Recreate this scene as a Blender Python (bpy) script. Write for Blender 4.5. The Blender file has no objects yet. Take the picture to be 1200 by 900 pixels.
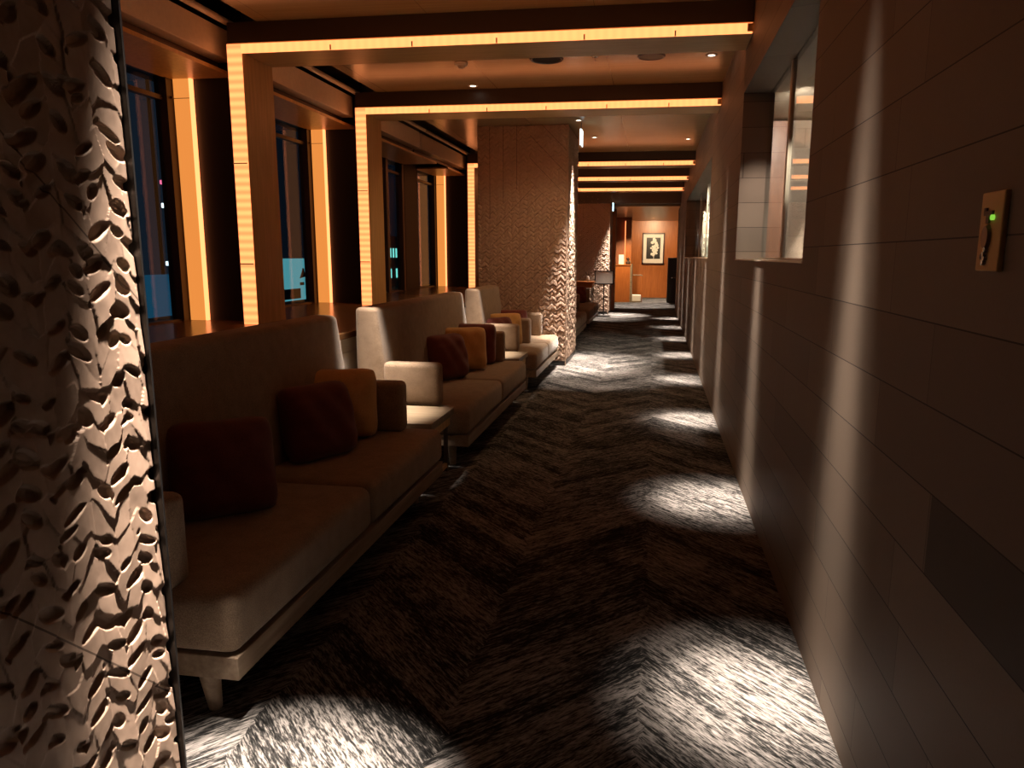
import bpy, bmesh, math, random
import numpy as np
from mathutils import Matrix, Vector
random.seed(7)
SC = bpy.context.scene
COL = SC.collection
R = math.radians

# ------------------------------------------------------------------ helpers
class N:
    """small wrapper for building node materials"""
    def __init__(s, name):
        s.m = bpy.data.materials.new(name); s.m.use_nodes = True
        s.t = s.m.node_tree; s.t.nodes.clear()
        s.out = s.t.nodes.new('ShaderNodeOutputMaterial')
    def n(s, typ, ins=None, **kw):
        nd = s.t.nodes.new('ShaderNode' + typ)
        for k, v in kw.items(): setattr(nd, k, v)
        for k, v in (ins or {}).items():
            if hasattr(v, 'links'): s.t.links.new(v, nd.inputs[k])
            else: nd.inputs[k].default_value = v
        return nd
    def math(s, op, a, b=0.0, c=0.0):
        return s.n('Math', {0: a, 1: b, 2: c}, operation=op).outputs[0]
    def mix(s, f, a, b, blend='MIX'):
        nd = s.n('Mix', data_type='RGBA', blend_type=blend)
        for i, v in ((0, f), (6, a), (7, b)):
            if hasattr(v, 'links'): s.t.links.new(v, nd.inputs[i])
            else: nd.inputs[i].default_value = (*v, 1) if isinstance(v, tuple) and len(v) == 3 else v
        return nd.outputs[2]
    def pos(s):
        return s.n('NewGeometry').outputs['Position']
    def objc(s):
        return s.n('TexCoord').outputs['Object']
    def xyz(s, v):
        nd = s.n('SeparateXYZ', {0: v}); return nd.outputs
    def vec(s, x=0., y=0., z=0.):
        return s.n('CombineXYZ', {0: x, 1: y, 2: z}).outputs[0]
    def noise(s, v, scale, detail=3, rough=.55):
        return s.n('TexNoise', {'Vector': v, 'Scale': scale, 'Detail': detail, 'Roughness': rough}).outputs[0]
    def ramp(s, f, stops):
        nd = s.n('ValToRGB', {0: f}); e = nd.color_ramp.elements
        while len(e) < len(stops): e.new(.5)
        for k, (p, c) in zip(e, stops): k.position = p; k.color = (*c, 1)
        return nd.outputs[0]
    def bsdf(s, color, rough=.5, metal=0., spec=.5, bump=None, bstr=.3, bdist=.01, **kw):
        b = s.n('BsdfPrincipled', {'Roughness': rough, 'Metallic': metal, 'Specular IOR Level': spec})
        if hasattr(color, 'links'): s.t.links.new(color, b.inputs['Base Color'])
        else: b.inputs['Base Color'].default_value = (*color, 1)
        for k, v in kw.items(): b.inputs[k.replace('_', ' ')].default_value = v
        if bump is not None:
            bn = s.n('Bump', {'Height': bump, 'Strength': bstr, 'Distance': bdist})
            s.t.links.new(bn.outputs[0], b.inputs['Normal'])
        s.t.links.new(b.outputs[0], s.out.inputs[0]); return s.m

def plain(name, color, rough=.5, metal=0., var=.12, scale=30, spec=.5):
    k = N(name); f = k.noise(k.objc(), scale, 4)
    c = k.mix(f, tuple(x * (1 - var) for x in color), tuple(min(1, x * (1 + var)) for x in color))
    return k.bsdf(c, rough, metal, spec, f, .08, .004)

def glow(name, color, strength):
    k = N(name); e = k.n('Emission', {'Color': (*color, 1), 'Strength': strength})
    k.t.links.new(e.outputs[0], k.out.inputs[0]); return k.m

def wood(name, dark, light, axis=1, rough=.4, scale=1., spec=.5):
    k = N(name); p = k.xyz(k.pos())
    s = [22., 22., 22.]; s[axis] = 1.6
    v = k.vec(*[k.math('MULTIPLY', p[i], s[i] * scale) for i in range(3)])
    f = k.noise(v, 1.6, 5, .6)
    c = k.ramp(f, [(.3, dark), (.55, tuple((a + b) / 2 for a, b in zip(dark, light))), (.72, light)])
    return k.bsdf(c, rough, 0, spec, f, .06, .003)

def box(bm, x0, x1, y0, y1, z0, z1, bev=0., seg=3):
    b2 = bmesh.new()
    bmesh.ops.create_cube(b2, size=1)
    for v in b2.verts:
        v.co = Vector(((x0 + x1) / 2 + v.co.x * (x1 - x0), (y0 + y1) / 2 + v.co.y * (y1 - y0), (z0 + z1) / 2 + v.co.z * (z1 - z0)))
    if bev: bmesh.ops.bevel(b2, geom=b2.edges[:], offset=bev, segments=seg, profile=.5, affect='EDGES')
    merge(bm, b2); return bm
def merge(bm, b2):
    me = bpy.data.meshes.new('t'); b2.to_mesh(me); b2.free(); bm.from_mesh(me); bpy.data.meshes.remove(me)
def cyl(bm, p0, p1, r0, r1=None, seg=16, cap=True):
    p0, p1 = Vector(p0), Vector(p1); r1 = r0 if r1 is None else r1
    d = p1 - p0; q = Vector((0, 0, 1)).rotation_difference(d.normalized()).to_matrix().to_4x4()
    b2 = bmesh.new()
    bmesh.ops.create_cone(b2, cap_ends=cap, segments=seg, radius1=r0, radius2=r1, depth=d.length)
    bmesh.ops.transform(b2, matrix=Matrix.Translation((p0 + p1) / 2) @ q, verts=b2.verts)
    merge(bm, b2); return bm
def lathe(bm, c, prof, seg=24):
    """closed-ish surface of revolution about z through c; prof = [(r, z)]"""
    rings = []
    for r, z in prof:
        if r < 1e-5: rings.append([bm.verts.new((c[0], c[1], c[2] + z))])
        else: rings.append([bm.verts.new((c[0] + r * math.cos(2 * math.pi * i / seg), c[1] + r * math.sin(2 * math.pi * i / seg), c[2] + z)) for i in range(seg)])
    for a, b in zip(rings, rings[1:]):
        for i in range(seg):
            j = (i + 1) % seg
            q = [a[i % len(a)], a[j % len(a)], b[j % len(b)], b[i % len(b)]]
            u = []
            for v in q:
                if v not in u: u.append(v)
            if len(u) > 2: bm.faces.new(u)
    bmesh.ops.recalc_face_normals(bm, faces=bm.faces[:]); return bm
def prism(bm, pts, axis, a0, a1):
    """polygon pts in the plane across axis (0:x -> (y,z); 1:y -> (x,z); 2:z -> (x,y)) extruded a0..a1"""
    def P(p, a): return [(a, p[0], p[1]), (p[0], a, p[1]), (p[0], p[1], a)][axis]
    A = [bm.verts.new(P(p, a0)) for p in pts]; B = [bm.verts.new(P(p, a1)) for p in pts]
    bm.faces.new(A); bm.faces.new(B[::-1])
    for i in range(len(pts)):
        j = (i + 1) % len(pts); bm.faces.new((A[i], B[i], B[j], A[j]))
    bmesh.ops.recalc_face_normals(bm, faces=bm.faces[:]); return bm
def nb(): return bmesh.new()
def bx(*a, **k): return box(nb(), *a, **k)

def place(name, me, mat, parent=None):
    o = bpy.data.objects.new(name, me); COL.objects.link(o)
    if mat: me.materials.append(mat)
    if parent: o.parent = parent
    return o
def obj(name, bm, mat, parent=None, smooth=False):
    """one mesh object; coordinates in bm are world ones, moved into the parent's frame"""
    me = bpy.data.meshes.new(name)
    if parent is not None:
        w = Vector((0, 0, 0)); p = parent
        while p: w += p.location; p = p.parent
        bmesh.ops.translate(bm, vec=-w, verts=bm.verts)
    bm.to_mesh(me); bm.free()
    if smooth:
        for f in me.polygons: f.use_smooth = True
        me.set_sharp_from_angle(angle=R(50))
    return place(name, me, mat, parent)
def tag(o, label, cat, group=None, kind=None):
    o['label'] = label; o['category'] = cat
    if group: o['group'] = group
    if kind: o['kind'] = kind
    return o
def thing(name, label, cat, loc, group=None):
    o = bpy.data.objects.new(name, None); COL.objects.link(o); o.location = loc
    o.empty_display_size = .1
    return tag(o, label, cat, group)
def struct(name, bm, mat, label=None, cat=None):
    o = obj(name, bm, mat); o['kind'] = 'structure'
    if label: o['label'] = label; o['category'] = cat
    return o
def dup(root, loc, label=None, group=None):
    r = root.copy(); COL.objects.link(r); r.location = loc
    if label: r['label'] = label
    if group: r['group'] = group
    for ch in list(root.children):
        c = ch.copy(); COL.objects.link(c); c.parent = r
        for g in ch.children:
            d = g.copy(); COL.objects.link(d); d.parent = c
    return r

# ------------------------------------------------------------------ materials
def carpet_mat():
    k = N('carpet'); p = k.xyz(k.pos())
    W = .62
    wx = k.math('MULTIPLY', k.math('SUBTRACT', k.noise(k.pos(), 9., 3), .5), .16)
    cx = k.math('DIVIDE', k.math('ADD', p[0], wx), W); ci = k.math('FLOOR', cx)
    sg = k.math('SUBTRACT', k.math('MULTIPLY', k.math('FLOORED_MODULO', ci, 2.), 2.), 1.)   # -1 / +1 per column
    xs = k.math('MULTIPLY', p[0], sg)
    u = k.math('ADD', k.math('MULTIPLY', p[1], .72), k.math('MULTIPLY', xs, .69))           # along the yarn
    v = k.math('SUBTRACT', k.math('MULTIPLY', p[1], .69), k.math('MULTIPLY', xs, .72))
    strip = k.math('FLOOR', k.math('DIVIDE', v, .11))
    rnd = k.n('TexWhiteNoise', {'Vector': k.vec(strip, ci, 3.)}, noise_dimensions='3D').outputs[0]
    v1 = k.vec(k.math('MULTIPLY', u, 9.), k.math('MULTIPLY', k.math('ADD', v, k.math('MULTIPLY', wx, .10)), 70.), k.math('MULTIPLY', rnd, 9.))
    n1 = k.noise(v1, 1., 4, .65)
    v2 = k.vec(k.math('MULTIPLY', u, 30.), k.math('MULTIPLY', v, 170.), 4.)
    n2 = k.noise(v2, 1., 2, .6)
    n3 = k.noise(k.pos(), 2.2, 2)
    f = k.math('ADD', k.math('MULTIPLY', n1, .58), k.math('MULTIPLY', n2, .42))
    f = k.math('ADD', f, k.math('MULTIPLY', k.math('SUBTRACT', rnd, .5), .09))
    f = k.math('ADD', f, k.math('MULTIPLY', k.math('SUBTRACT', n3, .5), .18))
    c = k.ramp(f, [(.37, (.0045, .0046, .0047)), (.47, (.030, .029, .028)), (.55, (.17, .161, .153)), (.68, (.34, .32, .305))])
    return k.bsdf(c, .95, 0, .1, n2, .35, .006)
def tile_mat():
    k = N('stone_tile'); pv = k.pos(); p = k.xyz(pv)
    y = k.math('ADD', p[1], k.math('MULTIPLY', p[0], .31))
    zr = k.math('DIVIDE', k.math('SUBTRACT', p[2], .10), .18); row = k.math('FLOOR', zr)
    off = k.n('TexWhiteNoise', {'W': row}, noise_dimensions='1D').outputs[0]
    yc = k.math('ADD', k.math('DIVIDE', y, .92), off); ci = k.math('FLOOR', yc)
    rnd = k.n('TexWhiteNoise', {'Vector': k.vec(row, ci, 0.)}, noise_dimensions='3D').outputs[0]
    def edge(c, w):
        fr = k.math('FRACT', c); d = k.math('MINIMUM', fr, k.math('SUBTRACT', 1., fr))
        return k.math('LESS_THAN', d, w)
    j = k.math('MAXIMUM', edge(zr, .009), k.math('MULTIPLY', edge(yc, .0016), .6))
    g = k.noise(pv, 180., 3, .7); g2 = k.noise(pv, 5., 3)
    base = k.mix(rnd, (.21, .158, .118), (.30, .235, .178))
    dark = k.math('GREATER_THAN', rnd, .9)
    # one charcoal tile low on the wall by the camera, as in the place itself
    t1 = k.math('MULTIPLY', k.math('COMPARE', row, 4., .1), k.math('MULTIPLY', k.math('LESS_THAN', p[1], 1.64), k.math('GREATER_THAN', p[1], .72)))
    base = k.mix(k.math('MULTIPLY', dark, .45), base, (.10, .085, .07))
    base = k.mix(k.math('MULTIPLY', t1, .85), base, (.045, .042, .036))
    base = k.mix(k.math('MULTIPLY', g2, .35), base, (.17, .12, .09))
    base = k.mix(k.math('MULTIPLY', g, .3), base, (.12, .09, .07), 'MIX')
    c = k.mix(j, base, (.035, .025, .02))
    h = k.math('SUBTRACT', k.math('MULTIPLY', g, .25), j)
    return k.bsdf(c, .62, 0, .35, h, .35, .004)
def relief_mat():
    k = N('carved_wood'); p = k.xyz(k.pos())
    # joints of the herringbone boards: upright ones high on the left, slanted ones around them
    q = k.xyz(k.objc()); xl = k.math('ADD', q[0], .618); z = q[2]
    def line(c, per, off, w):
        fr = k.math('FRACT', k.math('DIVIDE', k.math('SUBTRACT', c, off), per))
        return k.math('LESS_THAN', k.math('MINIMUM', fr, k.math('SUBTRACT', 1., fr)), w)
    sm, df = k.math('ADD', z, xl), k.math('SUBTRACT', z, xl)
    C = k.math('MULTIPLY', k.math('GREATER_THAN', sm, 3.21), k.math('GREATER_THAN', xl, .72))
    A = k.math('MULTIPLY', k.math('GREATER_THAN', df, 1.84), k.math('LESS_THAN', xl, .72))
    B = k.math('SUBTRACT', 1., k.math('MAXIMUM', A, C))
    ln = k.math('MAXIMUM', k.math('MULTIPLY', A, line(xl, .185, .17, .016)),
                k.math('MAXIMUM', k.math('MULTIPLY', B, line(df, .20, 1.84, .017)), k.math('MULTIPLY', C, line(sm, .29, 3.21, .012))))
    side = line(k.math('ADD', z, q[1]), 1., .096, .003)
    on_side = k.math('GREATER_THAN', q[0], .59)
    ln = k.math('ADD', k.math('MULTIPLY', side, on_side), k.math('MULTIPLY', ln, k.math('SUBTRACT', 1., on_side)))
    g = k.noise(k.pos(), 40., 4)
    c = k.mix(g, (.34, .235, .175), (.46, .335, .255))
    c = k.mix(k.math('MULTIPLY', ln, .75), c, (.05, .03, .02))
    return k.bsdf(c, .55, 0, .3)
def fabric(name, c0, c1):
    k = N(name); v = k.objc()
    n1 = k.noise(v, 260., 3, .7); n2 = k.noise(v, 14., 3)
    f = k.math('ADD', k.math('MULTIPLY', n1, .75), k.math('MULTIPLY', n2, .25))
    c = k.ramp(f, [(.36, c0), (.62, c1)])
    return k.bsdf(c, .9, 0, .2, n1, .35, .004, Sheen_Weight=.25, Sheen_Roughness=.5)
def ceiling_mat():
    k = N('ceiling_panel'); p = k.xyz(k.pos())
    n = k.noise(k.vec(k.math('MULTIPLY', p[0], 1.4), k.math('MULTIPLY', p[1], 42.), 0.), 1., 4, .6)
    c = k.mix(n, (.27, .20, .095), (.45, .355, .185))
    sx = k.math('FRACT', k.math('DIVIDE', k.math('ADD', p[0], 10.07), 1.2))
    seam = k.math('LESS_THAN', k.math('MINIMUM', sx, k.math('SUBTRACT', 1., sx)), .0016)
    c = k.mix(k.math('MULTIPLY', seam, .6), c, (.05, .03, .015))
    return k.bsdf(c, .24, 0, .8, n, .03, .002)
def glass_mat(name, tint, ior):
    k = N(name)
    t = k.n('BsdfTransparent', {'Color': (*tint, 1)})
    g = k.n('BsdfGlossy', {'Color': (.9, .95, 1, 1), 'Roughness': .02})
    bf = k.n('NewGeometry').outputs['Backfacing']
    fr = k.n('Fresnel', {'IOR': k.math('MULTIPLY_ADD', bf, 1 / ior - ior, ior)})
    m = k.n('MixShader', {0: fr.outputs[0], 1: t.outputs[0], 2: g.outputs[0]})
    k.t.links.new(m.outputs[0], k.out.inputs[0]); return k.m
def led_mat(name, ribs, LED):
    # diffuser with the faint ribs of the tape behind it
    k = N(name); p = k.xyz(k.pos())
    w = k.math('SINE', k.math('MULTIPLY', p[2] if ribs else p[0], 2 * math.pi / .062))
    s = k.math('MULTIPLY_ADD', w, .22 if ribs else .04, 1.)
    e = k.n('Emission', {'Color': (1., .285, .088, 1), 'Strength': k.math('MULTIPLY', s, LED)})
    k.t.links.new(e.outputs[0], k.out.inputs[0]); return k.m

M = {}
M['carpet'] = carpet_mat(); M['tile'] = tile_mat(); M['relief'] = relief_mat(); M['ceil'] = ceiling_mat()
M['fab'] = fabric('sofa_fabric', (.17, .115, .075), (.36, .265, .18))
M['gold'] = fabric('gold_fabric', (.50, .29, .10), (.70, .45, .18))
M['maroon'] = fabric('maroon_fabric', (.10, .026, .022), (.19, .05, .04))
M['ash'] = wood('ash_wood', (.15, .11, .07), (.31, .24, .155), 0, .45)
M['ashy'] = wood('ash_rail', (.22, .155, .105), (.40, .31, .22), 1, .45)
M['frame'] = wood('frame_wood', (.58, .35, .13), (.78, .50, .21), 2, .35)
M['beam'] = wood('beam_wood', (.62, .39, .15), (.82, .56, .25), 0, .35)
M['beamtop'] = plain('beam_bronze', (.035, .02, .012), .45)
M['ledge'] = wood('ledge_wood', (.14, .07, .03), (.28, .15, .065), 1, .22, 1., .7)
M['pier'] = plain('pier_lining', (.016, .012, .010), .55)
M['metal'] = plain('pelmet_metal', (.84, .72, .56), .45, 0)
M['white'] = plain('white_lacquer', (.62, .57, .50), .5)
M['black'] = plain('black_metal', (.012, .011, .011), .4)
M['bronze'] = plain('window_bronze', (.09, .06, .045), .4, .4)
M['cream'] = plain('cream_aluminium', (.60, .52, .40), .35, .3)
M['sideglass'] = glass_mat('clear_glass', (.92, .95, .93), 1.22); M['dimglass'] = glass_mat('coated_glass', (.86, .9, .92), 1.16)
M['led'] = led_mat('led_lintel', False, 2.4); M['ledpost'] = led_mat('led_post', True, 2.0); M['rearfill'] = led_mat('rear_fill', False, 6.)
M['ledcore'] = glow('led_edge', (1., .27, .09), 2.9)
M['lit'] = glow('reveal_painted_glow', (1., .33, .066), .86)  # light of the edge LED on the board, painted as emission
M['orange'] = wood('orange_veneer', (.30, .085, .018), (.46, .155, .038), 2, .35)
M['redwood'] = wood('red_veneer', (.20, .07, .03), (.34, .125, .055), 2, .35)
M['chrome'] = plain('chrome', (.7, .68, .65), .18, 1.)
M['paper'] = plain('paper', (.75, .72, .66), .6)
M['lens'] = glow('lamp_lens', (1., .86, .68), 9.)

# ------------------------------------------------------------------ camera (fitted)
f_px, pit, yaw, rol, pcx, pcy = 868.629, .1794673, .1566009, -.0056534, 627.48, 457.33
fw = Vector((-math.sin(yaw) * math.cos(pit), math.cos(yaw) * math.cos(pit), -math.sin(pit)))
rt = Vector((math.cos(yaw), math.sin(yaw), 0)); dn = fw.cross(rt)
r2 = math.cos(rol) * rt + math.sin(rol) * dn; d2 = -math.sin(rol) * rt + math.cos(rol) * dn
cam = bpy.data.cameras.new('camera'); co = bpy.data.objects.new('camera', cam); COL.objects.link(co)
mw = Matrix((r2, -d2, -fw)).transposed().to_4x4(); mw.translation = Vector((0, 0, 1.5)); co.matrix_world = mw
cam.sensor_width = 36; cam.lens = f_px / 1200 * 36; cam.clip_start = .02; cam.clip_end = 400
cam.shift_x = (600 - pcx) / 1200; cam.shift_y = (pcy - 450) / 1200
SC.camera = co

# ------------------------------------------------------------------ setting
XW, XC, CZ = .604, -1.174, 3.2          # right wall face, pillar face, ceiling
struct('floor', bx(-4.3, 4.2, -3, 30, -.1, 0), M['carpet'])
struct('ceiling', bx(-2.98, XW + .3, -3, 20, CZ, CZ + .12), M['ceil'])
struct('ceiling_recess', bx(-4.3, -2.98, -3, 20, CZ + .16, CZ + .28), M['pier'])
W1 = (3.26, 5.9, 1.475, 2.68); W2 = (9.0, 16.0, 1.475, 2.63)
bm = nb(); T = .22
box(bm, XW, XW + T, -3, 21.5, 0, 1.475)
for a, b in ((-3, W1[0]), (W1[1], W2[0]), (W2[1], 21.5)): box(bm, XW, XW + T, a, b, 1.475, CZ)
box(bm, XW, XW + T, W1[0], W1[1], W1[3], CZ); box(bm, XW, XW + T, W2[0], W2[1], W2[3], CZ)
struct('wall_right', bm, M['tile'])
struct('wall_back', bx(-4.3, XW + T, -3.1, -3, 0, CZ + .3), M['redwood'])
bm = bx(-4.3, -3.95, -3, 20, 0, .95); box(bm, -4.3, -3.9, -3, 20, 2.95, CZ + .3)
struct('wall_left', bm, M['pier'])
struct('wall_front', bx(-4.3, 3.6, 28, 28.1, 0, 3.2), M['orange'])
struct('ceiling_lobby', bx(-4.3, 3.6, 20, 28.1, 2.78, 2.9), plain('lobby_ceiling', (.36, .20, .09), .3))
struct('trim_1', bx(-4.3, XW + .5, 19.6, 20.0, 2.83, CZ + .1), M['beamtop'])     # bulkhead where the ceiling drops
struct('wall_lobby', bx(3.5, 3.6, 20, 28, 0, 2.8), M['orange'])
struct('wall_lobby_left', bx(-4.3, -4.2, 20, 28, 0, 2.8), M['orange'])

# --- window wall: ledges, windows, piers
def ledge(y0, y1, x1, label):
    t = thing('window_ledge', label, 'ledge', (-3.0, (y0 + y1) / 2, 0))
    obj('ledge_top', bx(-3.95, x1, y0, y1, .905, .95, bev=.004), M['ledge'], t)
    obj('front_panel', bx(x1 - .06, x1 - .03, y0, y1, .10, .905), M['white'], t)
    obj('base_plinth', bx(x1 - .12, x1 - .06, y0, y1, 0, .10), M['black'], t)
    bm = nb(); y = y0 + .3
    while y < y1 - .2:
        box(bm, x1 - .03, x1 - .018, y, y + .35, .16, .80); y += .42
    obj('grille_panel', bm, M['white'], t)
ledge(1.62, 10.08, -2.17, 'long glossy brown window ledge behind the three nearest sofas')
ledge(10.12, 11.5, -2.43, 'short glossy brown ledge squeezed between middle carved pillar and windows')
ledge(11.54, 19.5, -2.17, 'glossy brown window ledge beyond the middle carved pillar')

PIERS = [(.95, 1.5), (3.31, 3.75), (5.75, 6.2), (8.19, 8.64), (13.07, 13.55), (15.51, 15.95), (17.95, 19.5)]
for a, b in PIERS:
    struct('wall_pier', bx(-3.985, -3.24, a, b - .12, .95, CZ + .16), M['pier'])
struct('wall_pier', bx(-3.985, -3.86, 11.36, 12.0, .95, CZ + .16), M['pier'])
bays = [(1.38, 3.31), (3.63, 5.75), (6.08, 8.19), (8.52, 10.66), (10.66, 11.36), (12.0, 13.07), (13.43, 15.51), (15.83, 17.95)]
for i, (a, b) in enumerate(bays):
    w = struct('window_%d' % (i + 1), bx(-3.935, -3.927, a, b, .93, 2.95), M['dimglass'])
    bm = nb()
    box(bm, -3.97, -3.89, a, a + .07, .95, 2.90); box(bm, -3.97, -3.865, b - .09, b - .005, .95, 2.90)
    box(bm, -3.97, -3.89, a, b, .93, .965); box(bm, -3.97, -3.89, a, b, 2.885, 2.95); box(bm, -3.96, -3.90, a, b, 2.70, 2.735)
    obj('window_frame', bm, M['bronze'], w)
    hd = obj('window_head', bx(-3.89, -3.34, a, b, 2.872, 2.90), M['frame'], w)
# roller blind boxes under the ceiling edge
BL = [(3.8, 5.70, 'cream blind box highest on left, above the first window'), (6.25, 8.06, 'cream blind box above window between first and second lit frames'),
      (8.7, 10.42, 'cream blind box just past second lit frame, left of a dark gap'), (10.5, 13.02, 'cream blind box just left of the middle pillar top, past a dark gap')]
for a, b, lab in BL:
    t = thing('blind_box', lab, 'blind', (-3.38, a, 2.97), 'blind boxes over the windows')
    obj('casing', bx(-3.48, -3.30, a, b, 2.97, 3.185, bev=.006), M['metal'], t)
    obj('end_cap', bx(-3.47, -3.31, b, b + .012, 2.98, 3.175), M['white'], t)
    obj('bottom_rail', bx(-3.44, -3.42, a + .02, b - .02, 2.93, 2.972), M['bronze'], t)
    cy = obj('blind_roll', cyl(nb(), (-3.24, a, 3.215), (-3.24, b + .02, 3.215), .024), M['metal'], t, True)

# upright boards at each pier's inner corner; edge LED light is painted as glow
for y, lab in ((5.75, 'upright board with painted glow beside the first window, nearest on left'), (8.19, 'upright board with painted glow right of second window'),
               (13.07, 'thin upright board with painted glow just left of the middle pillar, beyond two lit frames')):
    t = thing('reveal_board', lab, 'wall board', (-3.77, y, .95), 'boards with painted glow at the window sides')
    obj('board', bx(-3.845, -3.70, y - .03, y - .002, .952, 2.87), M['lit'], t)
    obj('led_strip', bx(-3.705, -3.685, y - .036, y - .002, .952, 2.87), M['ledcore'], t)
    bm = bx(-3.85, -3.70, y - .034, y - .03, 2.72, 2.724); box(bm, -3.87, -3.845, y - .05, y - .03, 2.72, 2.735)
    obj('joint_clip', bm, M['bronze'], t)

# ------------------------------------------------------------------ portal frames
def portal(Y, label):
    t = thing('portal_frame', label, 'light frame', (-3.16, Y, .95), 'lit wooden frames across the corridor')
    D = .46
    obj('post', bx(-3.22, -3.10, Y + .012, Y + D, .952, 3.05), M['frame'], t)
    obj('lintel', bx(-3.10, XW - .004, Y + .012, Y + D, 2.982, 3.05), M['beam'], t)
    obj('lintel_cap', bx(-3.22, XW - .004, Y + .03, Y + D, 3.05, CZ), M['beamtop'], t)
    bm = bx(-3.215, -3.102, Y, Y + .014, .952, 3.040)
    s = obj('post_led_strip', bm, M['ledpost'], t)
    obj('rear_fill_strip', bx(-3.10, XW - .012, Y + D, Y + D + .012, 3.06, 3.12), M['rearfill'], t)  # added glow strip hidden behind the beam, fills ceiling and pillar with light
    s2 = obj('lintel_led_strip', bx(-3.102, XW - .012, Y, Y + .014, 2.976, 3.040), M['led'], t)
    for z in (1.42, 2.18):
        obj('clip', bx(-3.222, -3.103, Y - .004, Y + .004, z, z + .008), M['frame'], s)
    x = -2.4
    while x < XW:
        obj('clip', bx(x, x + .010, Y - .004, Y + .004, 2.975, 3.01), M['frame'], s2); x += .62
    obj('end_bracket', bx(XW - .045, XW - .008, Y - .010, Y, 2.985, 3.035), M['frame'], t)
for Y, lab in ((3.03, 'unseen lit wooden portal frame overhead near the camera, added for its warm light'),  # out of view; added to warm the sofas and right wall
               (5.47, 'nearest visible lit wooden frame, its post behind the first sofa'),
               (7.91, 'second lit wooden frame, its post behind the second sofa back'),
               (12.79, 'third lit wooden frame, half hidden by the middle carved pillar'),
               (15.23, 'fourth lit frame, middle of three short beams right of the middle pillar'),
               (17.67, 'farthest lit frame, lowest of three short beams right of the middle pillar')):
    portal(Y, lab)

# ------------------------------------------------------------------ carved pillars
rng = np.random.default_rng(5)
def vnoise(x, y, seed):
    r = np.random.default_rng(seed).random((64, 64))
    xi, yi = np.floor(x).astype(int), np.floor(y).astype(int); fx, fy = x - xi, y - yi
    fx, fy = fx * fx * (3 - 2 * fx), fy * fy * (3 - 2 * fy)
    g = lambda a, b: r[a % 64, b % 64]
    return (g(xi, yi) * (1 - fx) + g(xi + 1, yi) * fx) * (1 - fy) + (g(xi, yi + 1) * (1 - fx) + g(xi + 1, yi + 1) * fx) * fy
def carve(u, v, depth):
    """overlapping chisel scales in zigzag rows; u across, v up"""
    uu = u + .022 * (vnoise(u * 9, v * 7, 1) - .5) ; vv = v + .05 * (vnoise(u * 7, v * 8, 2) - .5) + .018 * (vnoise(u * 31, v * 24, 8) - .5)
    P, A, H = .105, .040, .058
    tri = np.abs(((uu / P) % 1.) * 2 - 1)
    ph = (vv - A * tri) / H
    row = np.floor(ph); fr = ph - row
    half = np.floor(uu / P * 2)
    rr = rng_table[(row.astype(int) * 7 + half.astype(int) * 13) % 997]
    amp = .45 + .75 * rr
    lip = np.clip(fr / .10, 0, 1)                      # steep underside of every scale
    rec = np.clip((fr - .62) / .30, 0, 1); rec = rec * rec * (3 - 2 * rec)
    h = .25 + amp * lip * (.75 - .30 * fr) - (.18 + .42 * rng_table[(row.astype(int) * 11 + half.astype(int) * 5) % 997]) * rec * lip
    h = np.maximum(h, .02)
    ridge = np.abs(((uu / P * 2) % 1.) * 2 - 1)         # each chip is slightly hollow
    h *= 1 - .25 * ridge ** 2
    h += .18 * vnoise(u * 60, v * 26, 4) * (1 - .4 * fr)
    return depth * h
rng_table = rng.random(997)
def chips(u, v, depth):
    """flat hand-cut chips in a loose zigzag, small deep nicks between them"""
    A, P, cu, cv = .06, .15, .062, .066
    tri = np.abs((u / P % 1.) * 2 - 1)
    uu = u + .010 * (vnoise(u * 22, v * 20, 11) - .5); vv = v + .010 * (vnoise(u * 24, v * 22, 12) - .5)
    U, V = uu / cu, (vv - A * tri) / cv
    T = np.random.default_rng(21).random((8, 64, 64))
    best = np.full(u.shape, 9.); h = np.zeros(u.shape); pit = np.zeros(u.shape)
    iu, iv = np.floor(U).astype(int), np.floor(V).astype(int)
    for du in (-1, 0, 1):
        for dv in (-1, 0, 1):
            a, b = iu + du, iv + dv; t = T[:, a % 64, b % 64]
            pu, pv = a + .5 + .7 * (t[0] - .5), b + .5 + .7 * (t[1] - .5)
            ex, ey = U - pu, V - pv; d = ex * ex + ey * ey
            hh = .0035 * t[2] - .0042 * (t[3] * 1.1 - .1) * ey + .006 * (t[4] - .5) * ex - .0012 * ex * ex
            m = d < best; best = np.where(m, d, best); h = np.where(m, hh, h)
            sx = (ex - .5 * (t[5] - .5)); sl = np.where((u / P % 1.) < .5, .35, -.35)
            r = (sx / (.24 + .30 * t[6])) ** 2 + ((ey - .5 - sl * sx) / (.13 + .13 * t[7])) ** 2
            pit = np.maximum(pit, np.clip((1.2 - r) * 1.7, 0, 1) * (t[5] < .9))
    return .013 + 1.15 * h + .0006 * vnoise(u * 90, v * 40, 4) - .0125 * pit
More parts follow.
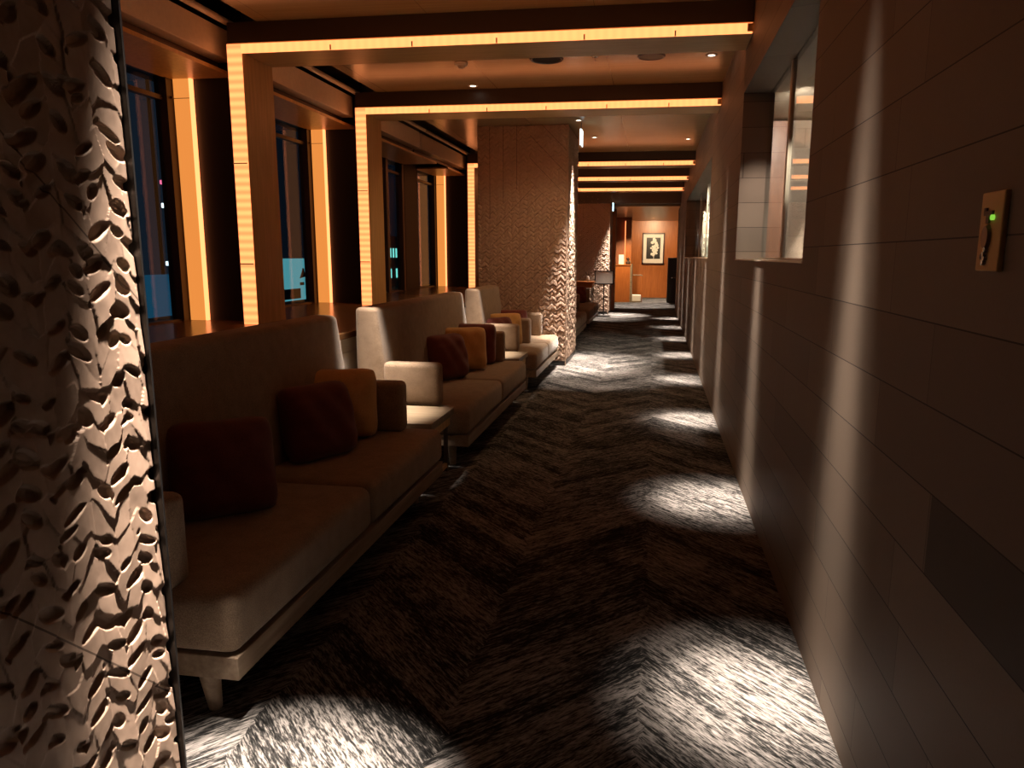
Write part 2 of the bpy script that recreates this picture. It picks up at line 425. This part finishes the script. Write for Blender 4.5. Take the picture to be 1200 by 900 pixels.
def relief(name, parent, axis, base, sgn, a0, a1, z0, z1, res, depth, mat, cut=None):
    """carved sheet on the plane axis=base, its surface standing out along sgn*axis"""
    na, nz = int((a1 - a0) / res) + 1, int((z1 - z0) / res) + 1
    a = np.linspace(a0, a1, na); z = np.linspace(z0, z1, nz); A, Z = np.meshgrid(a, z)
    hgt = (cut or carve)(A, Z, depth)
    if cut:
        g = np.pad(hgt, 1, mode='edge'); hgt = .5 * hgt + .125 * (g[:-2, 1:-1] + g[2:, 1:-1] + g[1:-1, :-2] + g[1:-1, 2:])
    hgt[0, :] = hgt[-1, :] = 0; hgt[:, 0] = hgt[:, -1] = 0
    S = base + sgn * hgt
    V = np.stack([S, A, Z] if axis == 0 else [A, S, Z], -1).reshape(-1, 3)
    w = parent.location; V = V - np.array(w)
    i = np.arange((nz - 1) * na).reshape(nz - 1, na)[:, :-1].ravel()
    q = np.stack([i, i + 1, i + na + 1, i + na], 1)
    if (axis == 0) != (sgn > 0): q = q[:, ::-1]
    me = bpy.data.meshes.new(name)
    me.from_pydata(V.tolist(), [], q.tolist()); me.update()
    for p in me.polygons: p.use_smooth = False
    return place(name, me, mat, parent)
def pillar(y0, y1, label, near=False):
    t = thing('carved_pillar', label, 'pillar', ((XC - 2.41) / 2, (y0 + y1) / 2, 0))
    e = .026
    obj('core', bx(-2.41, XC - e, y0 + e, y1 - .004, 0, CZ), M['relief'], t)
    if near:
        relief('carved_side', t, 0, XC - e, 1, y1 - .78, y1 - .006, .0, 2.6, .003, .024, M['relief'], chips)
        obj('corner_trim', bx(XC - .03, XC + .003, y1 - .006, y1, 0, CZ), M['black'], t)
    else:
        relief('carved_front', t, 1, y0 + e, -1, -2.41, XC - .012, .06, CZ, .008, .024, M['relief'])
        relief('carved_side', t, 0, XC - e, 1, y0 + .012, y1, .06, CZ, .012, .024, M['relief'])
        obj('corner_trim', bx(XC - .014, XC, y0, y0 + .014, .0, CZ), M['relief'], t)
        obj('plinth', bx(-2.40, XC - .01, y0 + .012, y1 - .01, 0, .06), M['black'], t)
    return t
pillar(.15, 1.578, 'carved pillar at the left edge of picture, its scales lit along one side', True)
p2 = pillar(10.12, 11.5, 'middle carved pillar with zigzag boards, right after the third sofa')
dup(p2, (p2.location.x, p2.location.y + 9.48, 0), 'far carved pillar behind the sign stand')

# ------------------------------------------------------------------ sofas
FX = -1.27
def cushion_box(x0, x1, y0, y1, z0, z1, b=.04, seg=4):
    return bx(x0, x1, y0, y1, z0, z1, bev=b, seg=seg)
def sofa(y0, y1, label, arms, back_to=None, group='brown sofas along the windows'):
    t = thing('sofa', label, 'sofa', (FX, y0, 0), group)
    XB = -2.06; b1 = back_to or y1
    obj('base_rail', bx(XB + .04, FX + .0 - .004, y0 + .01, y1 - .01, .15, .23, bev=.004), M['ashy'], t)
    n = 2; L = (y1 - y0) / n
    for i in range(n):
        obj('seat_cushion', cushion_box(-1.93, FX, y0 + i * L + .001, y0 + (i + 1) * L - .001, .231, .44, .05, 5), M['fab'], t, True)
    # high wedge-shaped back, thicker at the bottom
    k = 3; B = (b1 - y0) / k
    for i in range(k):
        bm = nb()
        pts = [(-2.10, .30), (-1.86, .30), (-1.885, .75), (-1.935, 1.13), (-2.09, 1.135)]
        prism(bm, pts, 1, y0 + i * B, y0 + (i + 1) * B)
        ed = [e for e in bm.edges]
        end = {0: y0, k - 1: b1}
        bmesh.ops.bevel(bm, geom=[e for e in bm.edges if any(abs(v.co.y - end.get(i, -99)) < 1e-4 for v in e.verts)
                                  or abs(e.verts[0].co.y - e.verts[1].co.y) > .1] if i in end else [e for e in bm.edges if abs(e.verts[0].co.y - e.verts[1].co.y) > .1],
                        offset=.032, segments=4, profile=.5, affect='EDGES')
        obj('backrest_panel', bm, M['fab'], t, True)
    for a in arms:
        am = obj('armrest', cushion_box(-1.90, -1.48, a, a + .125, .436, .745, .035), M['fab'], t, True)
    for lx in (-1.41, -1.90):
        for ly in (y0 + .06, y1 - .18):
            bm = nb(); cyl(bm, (lx, ly + .02, 0), (lx, ly, .152), .022, .036, 12)
            obj('leg', bm, M['ashy'], t, True)
    return t
sofa(1.99, 4.36, 'nearest brown sofa, beside the lit carved pillar edge', (1.985, 4.20))
sofa(5.0, 7.45, 'second brown sofa, its near armrest brightly spotlit', (5.0, 7.29))
sofa(8.12, 10.06, 'third brown sofa, with three armrests, against the middle carved pillar', (8.12, 8.92, 9.84), 9.25)
sofa(12.1, 14.4, 'brown sofa just past the middle pillar, nearer of the far two', (12.1, 14.24), group='brown sofas past the middle pillar')
sofa(14.95, 17.5, 'farthest brown sofa, by the high wooden console', (14.95, 17.34), group='brown sofas past the middle pillar')

# cushions
def pillow(name, w, h, th, loc, rx, rz, mat, label, folds=3, group='cushions on the sofas'):
    nu, nv = 26, 26; bm = nb(); vs = {}
    rnd = random.Random(label)
    ph = [rnd.random() * 6 for _ in range(6)]
    def surf(s):
        for i in range(nu + 1):
            for j in range(nv + 1):
                u, v = i / nu * 2 - 1, j / nv * 2 - 1
                e = (1 - abs(u) ** 3.6) * (1 - abs(v) ** 3.6)
                pin = 1 - .05 * (1 - u * u) * abs(v) ** 2
                pinv = 1 - .05 * (1 - v * v) * abs(u) ** 2
                x, z = u * w / 2 * pinv * (1 - .11 * abs(v) ** 5), v * h / 2 * pin * (1 - .11 * abs(u) ** 5)
                d = th / 2 * 1.08 * max(e, 0) ** .5
                d += .006 * math.sin(9 * u + 5 * v + ph[0]) * e + .008 * math.sin(14 * v - 6 * u * v + ph[1]) * e * abs(u)
                key = (i, j) if (i in (0, nu) or j in (0, nv)) else (i, j, s)
                if key not in vs: vs[key] = bm.verts.new((x, s * d if len(key) == 3 else 0, z))
        for i in range(nu):
            for j in range(nv):
                q = [vs.get((a, b, s)) or vs[(a, b)] for a, b in ((i, j), (i + 1, j), (i + 1, j + 1), (i, j + 1))]
                bm.faces.new(q if s < 0 else q[::-1])
    surf(-1); surf(1)
    bmesh.ops.recalc_face_normals(bm, faces=bm.faces[:])
    me = bpy.data.meshes.new(name); bm.to_mesh(me); bm.free()
    for f in me.polygons: f.use_smooth = True
    o = place(name, me, mat)
    o.location = loc; o.rotation_euler = (R(rx), 0, R(rz)); tag(o, label, 'cushion', group)
    return o
Z0 = .44
pillow('cushion', .44, .42, .21, (-1.79, 4.02, Z0 + .205), -10, 20, M['gold'], 'gold cushion on the nearest sofa, leaning on its far armrest')
pillow('cushion', .44, .42, .21, (-1.74, 3.62, Z0 + .19), -14, 62, M['maroon'], 'dark maroon cushion left of the gold one on nearest sofa')
pillow('cushion', .44, .42, .21, (-1.74, 2.72, Z0 + .19), -12, 40, M['maroon'], 'dark maroon cushion nearest the camera, close to the lit pillar')
pillow('cushion', .44, .42, .21, (-1.74, 6.72, Z0 + .20), -12, 24, M['gold'], 'gold cushion on the second sofa')
pillow('cushion', .44, .42, .21, (-1.76, 6.20, Z0 + .19), -14, 62, M['maroon'], 'maroon cushion left of the gold one on second sofa')
pillow('cushion', .44, .42, .16, (-1.74, 7.14, Z0 + .195), -8, 8, M['maroon'], 'maroon cushion against the far armrest of second sofa')
pillow('cushion', .42, .40, .16, (-1.72, 8.62, Z0 + .20), -12, 30, M['gold'], 'small-looking gold cushion on the third sofa')
pillow('cushion', .42, .40, .16, (-1.74, 8.40, Z0 + .17), -12, 60, M['maroon'], 'maroon cushion left of the gold one on third sofa')
pillow('cushion', .42, .40, .16, (-1.76, 9.22, Z0 + .20), -12, 20, M['maroon'], 'maroon cushion past the middle armrest of third sofa')
pillow('cushion', .42, .40, .16, (-1.70, 16.9, Z0 + .20), -12, 30, M['maroon'], 'reddish cushion on the farthest sofa', group='cushions past the middle pillar')

# side tables in the gaps
def side_table(y0, y1, label):
    t = thing('side_table', label, 'side table', (-1.7, (y0 + y1) / 2, 0), 'low tables between the sofas')
    obj('tabletop', bx(-2.05, -1.36, y0, y1, .40, .45, bev=.005), M['ash'], t)
    obj('apron', bx(-2.03, -1.385, y0 + .02, y1 - .02, .33, .40), M['frame'], t)
    for x in (-1.41, -2.0):
        for y in (y0 + .05, y1 - .05):
            obj('leg', bx(x - .012, x + .012, y - .012, y + .012, 0, .33), M['bronze'], t)
    obj('stretcher', bx(-1.422, -1.398, y0 + .06, y1 - .06, .03, .06), M['frame'], t)
side_table(4.41, 4.95, 'low wooden side table between the first and second sofas')
side_table(7.5, 8.07, 'low wooden side table between the second and third sofas')

# ------------------------------------------------------------------ right-hand windows and what lies behind
def inner_window(n, W, mulls):
    y0, y1, z0, z1 = W; X = XW + T - .03
    w = struct('window_%d' % n, bx(X - .004, X + .004, y0, y1, z0, z1), M['sideglass'])
    bm = nb()
    for m in mulls: box(bm, X - .008, X + .016, m - .03, m + .03, z0, z1)
    box(bm, X - .02, X + .03, y0, y0 + .03, z0, z1)
    box(bm, X - .02, X + .03, y0, y1, z0, z0 + .02)
    obj('window_frame', bm, M['cream'], w)
    obj('window_sill', bx(XW - .004, XW + T - .05, y0 + .002, y1 - .002, z0 + .001, z0 + .010), M['cream'], w)
inner_window(9, W1, (4.98,)); inner_window(10, W2, (10.6, 12.4, 14.2))
struct('floor_side_room', bx(XW + T, 4.2, -1, 19, -.0, .004), M['carpet'])
struct('ceiling_side_room', bx(XW + T, 4.2, -1, 19.1, 2.9, 3.0), plain('side_room_ceiling', (.45, .38, .30), .6))
struct('wall_side_room', bx(4.1, 4.2, -1, 19, 0, 2.9), M['redwood'])
struct('wall_side_room_end', bx(XW + T, 4.2, 19, 19.1, 0, 2.9), M['redwood'])
t = thing('room_divider', 'reddish panel screen seen through the nearer right-hand window', 'screen', (1.6, 8.3, 0))
obj('red_panel', bx(.84, 1.30, 8.3, 8.34, 0, 2.88), M['redwood'], t)
obj('cream_post', bx(1.30, 1.35, 8.27, 8.34, 0, 2.88), M['cream'], t)
obj('stone_panel', bx(1.35, 1.578, 8.3, 8.34, 0, 2.88), M['tile'], t)
r0 = thing('carved_panel', 'bright white carved wall panel at right edge of nearer right-hand window', 'wall panel', (1.9, 8.24, 0))
relief('carved_sheet', r0, 1, 8.26, -1, 1.58, 2.3, .1, 2.85, .012, .03, M['white'])
obj('backing', bx(1.58, 2.3, 8.262, 8.34, 0, 2.88), M['white'], r0)
t = thing('room_door', 'pale green-white door leaf seen through the far right-hand window', 'door', (1.2, 17.3, 0))
obj('leaf', bx(1.08, 1.62, 17.3, 17.35, 0, 2.45), plain('pale_green', (.55, .60, .50), .5), t)
obj('jamb', bx(1.02, 1.075, 17.27, 17.36, 0, 2.5), M['cream'], t)
t = thing('framed_print', 'black and white print seen through the far right-hand window', 'picture', (.93, 18.95, 1.5))
obj('frame', bx(.80, 1.10, 18.93, 18.995, 1.45, 2.05), M['paper'], t)
bm = nb()
for i in range(9):
    cxx, czz = .95 + .09 * math.sin(i * 2.1), 1.56 + .045 * i
    lathe_pts = [(0, .0), (.03, .004), (.0, .008)]
    cyl(bm, (cxx, 18.926, czz), (cxx, 18.930, czz), .035, .03, 10)
obj('print', bx(.83, 1.07, 18.924, 18.93, 1.49, 2.01), M['black'], t); obj('print_motif', bm, M['paper'], t)

# switch plate
t = thing('wall_switch', 'brass switch plate with green pilot light on tiled wall', 'switch', (XW, 1.478, 1.55))
obj('plate', bx(XW - .010, XW + .001, 1.432, 1.524, 1.477, 1.618, bev=.003), plain('brass_plate', (.85, .55, .22), .45, 0), t)
bm = nb(); cyl(bm, (XW - .016, 1.484, 1.538), (XW - .009, 1.484, 1.538), .013, .016, 20)
for v in bm.verts: v.co.z = 1.538 + (v.co.z - 1.538) * 1.5
obj('oval_button', bm, plain('bronze_button', (.30, .19, .12), .4, .4), t, True)
bm = bx(XW - .014, XW - .009, 1.466, 1.500, 1.576, 1.584); box(bm, XW - .014, XW - .009, 1.479, 1.489, 1.562, 1.576); box(bm, XW - .014, XW - .009, 1.492, 1.500, 1.584, 1.59)
obj('emblem', bm, M['bronze'], t)
obj('pilot_light', cyl(nb(), (XW - .015, 1.466, 1.572), (XW - .009, 1.466, 1.572), .005, .005, 12), glow('green_pilot', (.35, .85, .08), .7), t)
bm = nb()
for i in range(4): cyl(bm, (XW - .016, 1.480 + .004 * (i % 2), 1.516 - .008 * i), (XW - .009, 1.480 + .004 * (i % 2), 1.516 - .008 * i), .0045, .006, 10)
obj('chrome_rocker', bm, M['chrome'], t)
obj('keyhole', cyl(nb(), (XW - .0125, 1.497, 1.503), (XW - .009, 1.497, 1.503), .006, .006, 12), M['bronze'], t)

# ------------------------------------------------------------------ ceiling fixtures
def spot(x, y, z, power, ang, blend, aim=None, color=(1., .835, .70), r=.03):
    l = bpy.data.lights.new('spot_lamp', 'SPOT'); l.energy = power; l.spot_size = R(ang); l.spot_blend = blend
    l.shadow_soft_size = r; l.color = color
    o = bpy.data.objects.new('spot_lamp', l); COL.objects.link(o); o.location = (x, y, z)
    if aim: o.rotation_euler = (Vector(aim) - Vector((x, y, z))).to_track_quat('-Z', 'Y').to_euler()
    return o
def downlight_thing(x, y, z, label, group):
    t = thing('downlight', label, 'ceiling light', (x, y, z), group)
    bm = nb(); lathe(bm, (x, y, z), [(.030, -.001), (.034, -.006), (.046, -.006), (.050, -.001), (.050, .0)], 24)
    obj('trim_ring', bm, M['white'], t, True)
    bm = nb(); lathe(bm, (x, y, z), [(.0, -.002), (.028, -.002)], 20)
    obj('lamp_lens', bm, M['lens'], t)
    return t
proto = None
LY = [2.42] + [2.25 + 2.33 * k for k in range(1, 8)]
LX = .42
for i, y in enumerate(LY):
    if y > 6:
        lab = {6.91: 'small ceiling downlight by the right wall, between the first two lit beams', 11.57: 'small ceiling downlight by the right wall, past the second lit beam'}.get(round(y, 2), 'small downlight by the right wall among the far beams')
        if proto is None: proto = downlight_thing(LX, y, CZ, lab, 'downlights along the right wall')
        else: dup(proto, (LX, y, CZ), lab)
    spot(LX, y, CZ - .02, 2150, 15.5, 1.); spot(LX, y, CZ - .02, 520, 22, 1.)
# pillar and seat downlights
spot(-.985, 1.63, CZ - .02, 4300, 20.5, 1.)
spot(-1.02, 9.86, CZ - .02, 2300, 30, 1.)
spot(-1.02, 19.36, CZ - .02, 4200, 36, 1.); spot(-1.2, 18.2, CZ - .02, 900, 40, 1.)
dup(proto, (-1.02, 9.86, CZ), 'ceiling downlight right in front of the middle pillar')
for x, y in ((-1.89, 4.70), (-1.89, 7.78)):
    spot(x, y, CZ - .02, 2100, 24, 1.)
dup(proto, (-1.89, 7.78, CZ), 'ceiling downlight above the gap between second and third sofas')
spot(-.75, 9.3, CZ - .02, 420, 42, .6); spot(-1.0, 8.6, CZ - .02, 60, 150, .6, color=(1., .62, .32)); spot(-1.0, 10.7, CZ - .02, 2600, 42, 1.)  # the warm wide spot is added to brighten the middle pillar's front
dup(proto, (-1.0, 8.6, CZ), 'added ceiling downlight left of the right-wall lamps, just past the second lit beam')
dup(proto, (-.93, 11.26, CZ), 'small ceiling downlight left of centre past the second lit beam')

t = thing('smoke_detector', 'pale round smoke detector on ceiling, leftmost fixture past the nearest beam', 'smoke detector', (-1.78, 6.89, CZ))
obj('base', lathe(nb(), (-1.78, 6.89, CZ), [(.0, -.02), (.055, -.02), (.06, -.008), (.06, 0)]), M['paper'], t, True)
obj('chamber', lathe(nb(), (-1.78, 6.89, CZ), [(.0, -.045), (.022, -.043), (.032, -.03), (.034, -.02)]), M['white'], t, True)
t = thing('ceiling_speaker', 'black round ceiling opening past the nearest lit beam', 'ceiling fixture', (-1.0, 6.85, CZ))
obj('rim', lathe(nb(), (-1.0, 6.85, CZ), [(.125, -.004), (.14, -.010), (.15, -.004), (.15, 0)], 32), M['black'], t, True)
obj('grille', lathe(nb(), (-1.0, 6.85, CZ), [(0, -.003), (.126, -.003)], 32), plain('black_hole', (.004, .004, .004), .9), t)
t = thing('ceiling_speaker', 'flat brown round ceiling grille right of the black one', 'ceiling fixture', (-.09, 6.88, CZ))
obj('rim', lathe(nb(), (-.09, 6.88, CZ), [(.102, -.003), (.112, -.008), (.12, -.003), (.12, 0)], 32), M['bronze'], t, True)
obj('grille', lathe(nb(), (-.09, 6.88, CZ), [(0, -.004), (.103, -.004)], 32), plain('brown_grille', (.20, .12, .06), .5), t)
t = thing('ceiling_sprinkler', 'tiny ceiling sprinkler between the two round ceiling fixtures', 'sprinkler', (-.57, 6.83, CZ))
obj('escutcheon', lathe(nb(), (-.57, 6.83, CZ), [(.008, -.012), (.03, -.006), (.034, 0)], 20), M['chrome'], t, True)
obj('deflector', lathe(nb(), (-.57, 6.83, CZ), [(0, -.035), (.014, -.033), (.005, -.028), (.005, -.010)], 16), M['chrome'], t, True)

# exit signs
def exit_sign(x, y, z, label, col):
    t = thing('exit_sign', label, 'sign', (x, y, z), 'lit signs under the ceiling')
    obj('housing', bx(x - .012, x + .008, y, y + .20, z - .22, z, bev=.004), M['white'], t)
    obj('lit_face', bx(x + .008, x + .012, y + .01, y + .19, z - .21, z - .01), glow('sign_face', col, 3.), t)
    obj('lit_edge', bx(x - .010, x + .006, y - .004, y, z - .21, z - .01), glow('sign_edge', col, 2.5), t)
    obj('hanger', bx(x - .006, x + .002, y + .08, y + .12, z, CZ if z > 2.9 else 2.83), M['black'], t)
exit_sign(-1.0, 9.95, 3.12, 'lit exit sign by the top of the middle pillar', (.75, .95, 1.))
exit_sign(-1.09, 19.2, 2.83, 'lit exit sign by the top of the far pillar', (.5, .85, 1.))

# ------------------------------------------------------------------ far end
t = thing('sign_stand', 'black floor stand holding a pale notice board before far pillar', 'sign stand', (-1.25, 18.9, 0))
obj('base', bx(-1.42, -1.08, 18.76, 19.04, 0, .02, bev=.004), M['black'], t)
obj('pole', cyl(nb(), (-1.25, 18.9, .02), (-1.25, 18.9, .82), .014), M['black'], t)
bm = nb()
box(bm, -1.49, -1.01, 18.88, 18.91, .80, .825); box(bm, -1.49, -1.01, 18.88, 18.91, 1.12, 1.145)
box(bm, -1.49, -1.465, 18.88, 18.91, .80, 1.145); box(bm, -1.035, -1.01, 18.88, 18.91, .80, 1.145)
obj('board_frame', bm, M['black'], t)
obj('notice', bx(-1.465, -1.035, 18.89, 18.905, .825, 1.12), M['paper'], t)

t = thing('console_table', 'high wooden console table behind the farthest sofa', 'console table', (-1.65, 18.0, 0))
obj('tabletop', bx(-2.1, -1.42, 17.75, 18.3, .86, .90, bev=.004), M['orange'], t)
obj('apron', bx(-2.08, -1.45, 17.78, 18.27, .76, .86), M['orange'], t)
for x in (-1.47, -2.05):
    for y in (17.80, 18.24): obj('leg', cyl(nb(), (x, y, 0), (x, y, .76), .015), M['chrome'], t)
t = thing('vase', 'small pale vase with twigs on the high console table', 'vase', (-1.58, 18.0, .90))
obj('body', lathe(nb(), (-1.58, 18.0, .90), [(0, 0), (.035, 0), (.05, .05), (.03, .11), (.024, .13)], 20), M['paper'], t, True)
bm = nb()
for i in range(9):
    a = i * .7; cyl(bm, (-1.58, 18.0, 1.0), (-1.58 + .09 * math.cos(a), 18.0 + .09 * math.sin(a), 1.12 + .03 * (i % 3)), .003, .002, 6)
obj('twigs', bm, M['bronze'], t)

YE = 28.0
t = thing('framed_picture', 'black and white flower photograph in dark frame on orange wall', 'picture', (-.07, YE, 1.78))
x0, x1, z0, z1 = -.485, .325, 1.215, 2.345
bm = nb()
for a in ((x0, x1, z0, z0 + .045), (x0, x1, z1 - .045, z1), (x0, x0 + .045, z0, z1), (x1 - .045, x1, z0, z1)): box(bm, a[0], a[1], YE - .05, YE, a[2], a[3])
obj('frame', bm, plain('dark_red_frame', (.05, .012, .008), .4), t)
obj('mat_board', bx(x0 + .045, x1 - .045, YE - .03, YE - .01, z0 + .045, z1 - .045), M['paper'], t)
obj('photo_print', bx(x0 + .16, x1 - .15, YE - .034, YE - .03, z0 + .20, z1 - .17), M['black'], t)
bm = nb(); rr = random.Random(3)
for i in range(46):
    f = i / 45; cz = z0 + .33 + .60 * f; wd = .05 + .15 * math.sin(math.pi * min(1, f * 1.15)) ** .8
    cx = -.05 + (rr.random() - .5) * 2 * wd * .75; s = .028 + .03 * rr.random()
    lathe(bm, (0, 0, 0), [(0, .004), (s * .6, .003), (s, 0)], 9)
    vv = bm.verts[-1 - 2 * 9 - 0:]
    bm.verts.ensure_lookup_table()
    for v in bm.verts[len(bm.verts) - 19:]:
        x, y, z = v.co; v.co = Vector((cx + x, YE - .035 - z, cz + y))
box(bm, -.065, -.045, YE - .037, YE - .034, z0 + .205, z0 + .4)
obj('flower_print', bm, M['paper'], t)

YD = 25.0
t = thing('reception_counter', 'orange wood counter at the corridor end with card holder on top', 'counter', (-1.2, YD, 0))
obj('body', bx(-2.6, -.80, YD, YD + .5, 0, 1.2), M['orange'], t)
obj('counter_top', bx(-2.62, -.78, YD - .03, YD + .53, 1.2, 1.235), M['orange'], t)
obj('end_trim', bx(-.80, -.735, YD - .01, YD + .52, 0, 1.245), M['ash'], t)
t = thing('card_holder', 'white card standing on the wooden counter', 'card', (-1.1, YD + .1, 1.235))
obj('card', bx(-1.19, -1.02, YD + .08, YD + .10, 1.237, 1.55), M['paper'], t); obj('foot', bx(-1.17, -1.04, YD + .04, YD + .16, 1.2355, 1.245), M['white'], t)
t = thing('desk_ornament', 'small knobby ornament beside the white card on counter', 'ornament', (-.88, YD + .1, 1.235))
bm = nb(); lathe(bm, (-.88, YD + .1, 1.236), [(0, 0), (.06, 0), (.08, .06), (.03, .12), (.05, .18), (0, .24)], 16); obj('body', bm, M['bronze'], t, True)
obj('neck', cyl(nb(), (-.815, YD + .1, 1.248), (-.815, YD + .1, 1.36), .02), M['ash'], t)
t = thing('partition_post', 'tall lit wooden post rising behind the counter', 'post', (-.9, YD + .56, 0))
obj('post', bx(-1.0, -.80, YD + .54, YD + .66, 0, 2.78), M['orange'], t)
obj('light_edge', bx(-1.02, -1.0, YD + .535, YD + .56, 1.24, 2.66), M['ledcore'], t)
struct('trim_2', bx(-2.8, -1.0, YD + .6, YD + .64, 0, 2.78), M['redwood'])
t = thing('door_frame', 'orange wooden jamb standing right of the far pillar', 'door frame', (-1.13, 21.2, 0))
obj('jamb', bx(-1.22, -1.10, 21.05, 21.25, 0, 2.78), M['orange'], t)
obj('edge_bead', bx(-1.10, -1.085, 21.05, 21.07, 0, 2.78), M['ash'], t)
t = thing('handrail', 'short bent rail beside the counter end', 'rail', (-.6, YD + .2, 0))
obj('rail', cyl(nb(), (-.735, YD + .2, .885), (-.42, YD + .2, .885), .018), M['ash'], t)
obj('upright', cyl(nb(), (-.40, YD + .2, 0), (-.40, YD + .2, .86), .014), M['orange'], t)
obj('bend', cyl(nb(), (-.42, YD + .2, .885), (-.40, YD + .2, .855), .018), M['ash'], t)
t = thing('bench_block', 'pale lit block on floor below the bent rail', 'block', (-.57, YD + .1, 0))
obj('block', bx(-.72, -.43, YD + .0, YD + .3, 0, .24, bev=.02), M['paper'], t)
obj('base', bx(-.73, -.42, YD - .01, YD + .31, 0, .04), M['ash'], t)
t = thing('black_cabinet', 'tall black cabinet with two small metal knobs, far end right', 'cabinet', (.75, 25.2, 0))
obj('body', bx(.42, 1.25, 25.0, 25.45, 0, 1.46, bev=.006), M['black'], t)
for x, x2 in ((.435, .62), (.63, 1.24)):
    d = obj('door', bx(x, x2, 24.985, 25.0, .04, 1.44), M['black'], t)
    kx = x2 - .05 if x < .5 else x + .03
    obj('knob', bx(kx - .025, kx + .025, 24.97, 24.985, .80, .83), M['chrome'], d)
# lobby and side-room lamps
spot(-.1, 25.8, 2.76, 360, 110, 1., aim=(-.1, 28.2, 1.2), color=(1, .7, .4))
spot(-.6, 23.2, 2.76, 900, 60, .6); spot(.3, 25.8, 2.76, 600, 70, .6)
spot(-.95, 23.6, 2.76, 550, 60, .6, aim=(-.85, 25.2, 1.0), color=(1, .7, .4))
spot(1.95, 7.85, 2.85, 1500, 50, .5, aim=(1.95, 8.3, .8))
spot(1.2, 6.7, 2.85, 260, 110, .5, aim=(1.2, 8.3, 1.6)); spot(.72, 5.35, W1[3] - .02, 60, 44, .9, aim=(.74, 5.85, 1.75)); spot(1.1, 3.7, 2.6, 160, 16, .8, aim=(.86, 4.98, 2.0))  # soffit spot and last spot are added to brighten the window jamb and mullion
spot(1.3, 16.5, 2.85, 1200, 90, .5, aim=(1.3, 17.6, 1.2)); spot(1.0, 12, 2.85, 300, 120, .6)

# ------------------------------------------------------------------ night outside
def building(x0, x1, y0, y1, z0, z1, label, mats, rows, cols, z_from, dz):
    t = thing('office_building', label, 'building', ((x0 + x1) / 2, (y0 + y1) / 2, z0))
    obj('facade', bx(x0, x1, y0, y1, z0, z1), mats[0], t)
    obj('parapet', bx(x0 - .2, x1 + .2, y0 - .2, y1 + .2, z1, z1 + .5), mats[0], t)
    for r in range(rows):
        bm = nb()
        for c in range(cols):
            w = (x1 - x0) / cols
            if (c * 7 + r * 3) % 5: box(bm, x0 + c * w + .3, x0 + (c + 1) * w - .3, y0 - .06, y0, z_from + r * dz, z_from + r * dz + dz * .45)
            h = (y1 - y0) / cols
            if (c * 3 + r * 5) % 7: box(bm, x1, x1 + .06, y0 + c * h + .3, y0 + (c + 1) * h - .3, z_from + r * dz, z_from + r * dz + dz * .45)
        obj('window_row', bm, mats[1], t)
dark = plain('night_concrete', (.02, .024, .03), .8)
building(-38, -31, 83, 88, -20, 3.2, 'dark office block with green lit window rows seen past second frame', (plain('teal_wall', (.05, .12, .12), .8), glow('green_windows', (.25, 1., .85), 1.1)), 3, 5, -3.6, 2.4)
t = thing('billboard', 'pale cyan lit billboard outside the second window', 'billboard', (-30, 59, -2.9))
obj('lit_panel', bx(-30.2, -30, 55.5, 61.4, -3.4, 1.16), glow('cyan_panel', (.13, .52, .58), .62), t)
bm = bx(-30, -29.96, 56.5, 60.2, -2.2, -1.35); obj('dark_strip', bm, plain('teal_ink', (.02, .10, .13), .6), t)
bm = nb(); prism(bm, [(60.2, -.5), (61.2, -.4), (61.0, .3), (60.8, .35), (60.6, 0.)], 0, -30, -29.95); box(bm, -30, -29.95, 60.2, 60.9, -1.1, -.85); obj('leaf_mark', bm, plain('teal_mark', (.01, .05, .07), .6), t)
obj('support', bx(-30.6, -30.2, 58, 58.6, -20, -3), dark, t)
t = thing('office_tower', 'hazy blue tower with brighter blue base outside the first window', 'building', (-60, 70, -20))
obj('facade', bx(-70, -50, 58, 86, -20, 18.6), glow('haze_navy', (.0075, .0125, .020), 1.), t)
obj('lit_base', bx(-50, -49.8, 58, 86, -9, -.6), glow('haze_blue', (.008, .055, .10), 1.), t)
obj('reflection_crown', bx(-70, -49.8, 58, 86, 18.6, 24), glow('reflection_teal', (.03, .13, .165), 1.), t)  # teal glow standing in for a reflection in the upper pane
bm = nb()
for q in range(7): box(bm, -50.05, -49.75, 58 + 4 * q, 58.25 + 4 * q, -.6, 18.6)
obj('mullions', bm, dark, t)
for i, (y, z, c, lab) in enumerate(((42.8, 4.46, (.8, .95, 1.), 'upper white lamp outside the first window'), (42.75, .94, (.7, .95, 1.), 'lower white lamp outside the first window'), (42.8, 5.84, (1., .15, .3), 'tiny red beacon lamp outside first window'))):
    kf = (30 + 2 * i) / 30; y *= kf; z = 1.5 + (z - 1.5) * kf
    t = thing('street_lamp', lab, 'lamp', (-30 - 2 * i, y, -20))
    obj('pole', cyl(nb(), (-30 - 2 * i, y + .05, -20), (-30 - 2 * i, y + .05, z), .05), dark, t); obj('lamp_head', bx(-30.1 - 2 * i, -29.9 - 2 * i, y - .14, y + .14, z - .18, z + .1, bev=.04), glow('lamp_glow', c, 2.5 if i < 2 else 1.5), t)
w = bpy.data.worlds.new('night'); SC.world = w; w.use_nodes = True
bg = w.node_tree.nodes['Background']; bg.inputs[0].default_value = (.10, .22, .38, 1); bg.inputs[1].default_value = .022

SC.view_settings.view_transform = 'Standard'; SC.view_settings.look = 'None'
SC.view_settings.gamma = 1; SC.view_settings.use_curve_mapping = False; SC.view_settings.exposure = 0
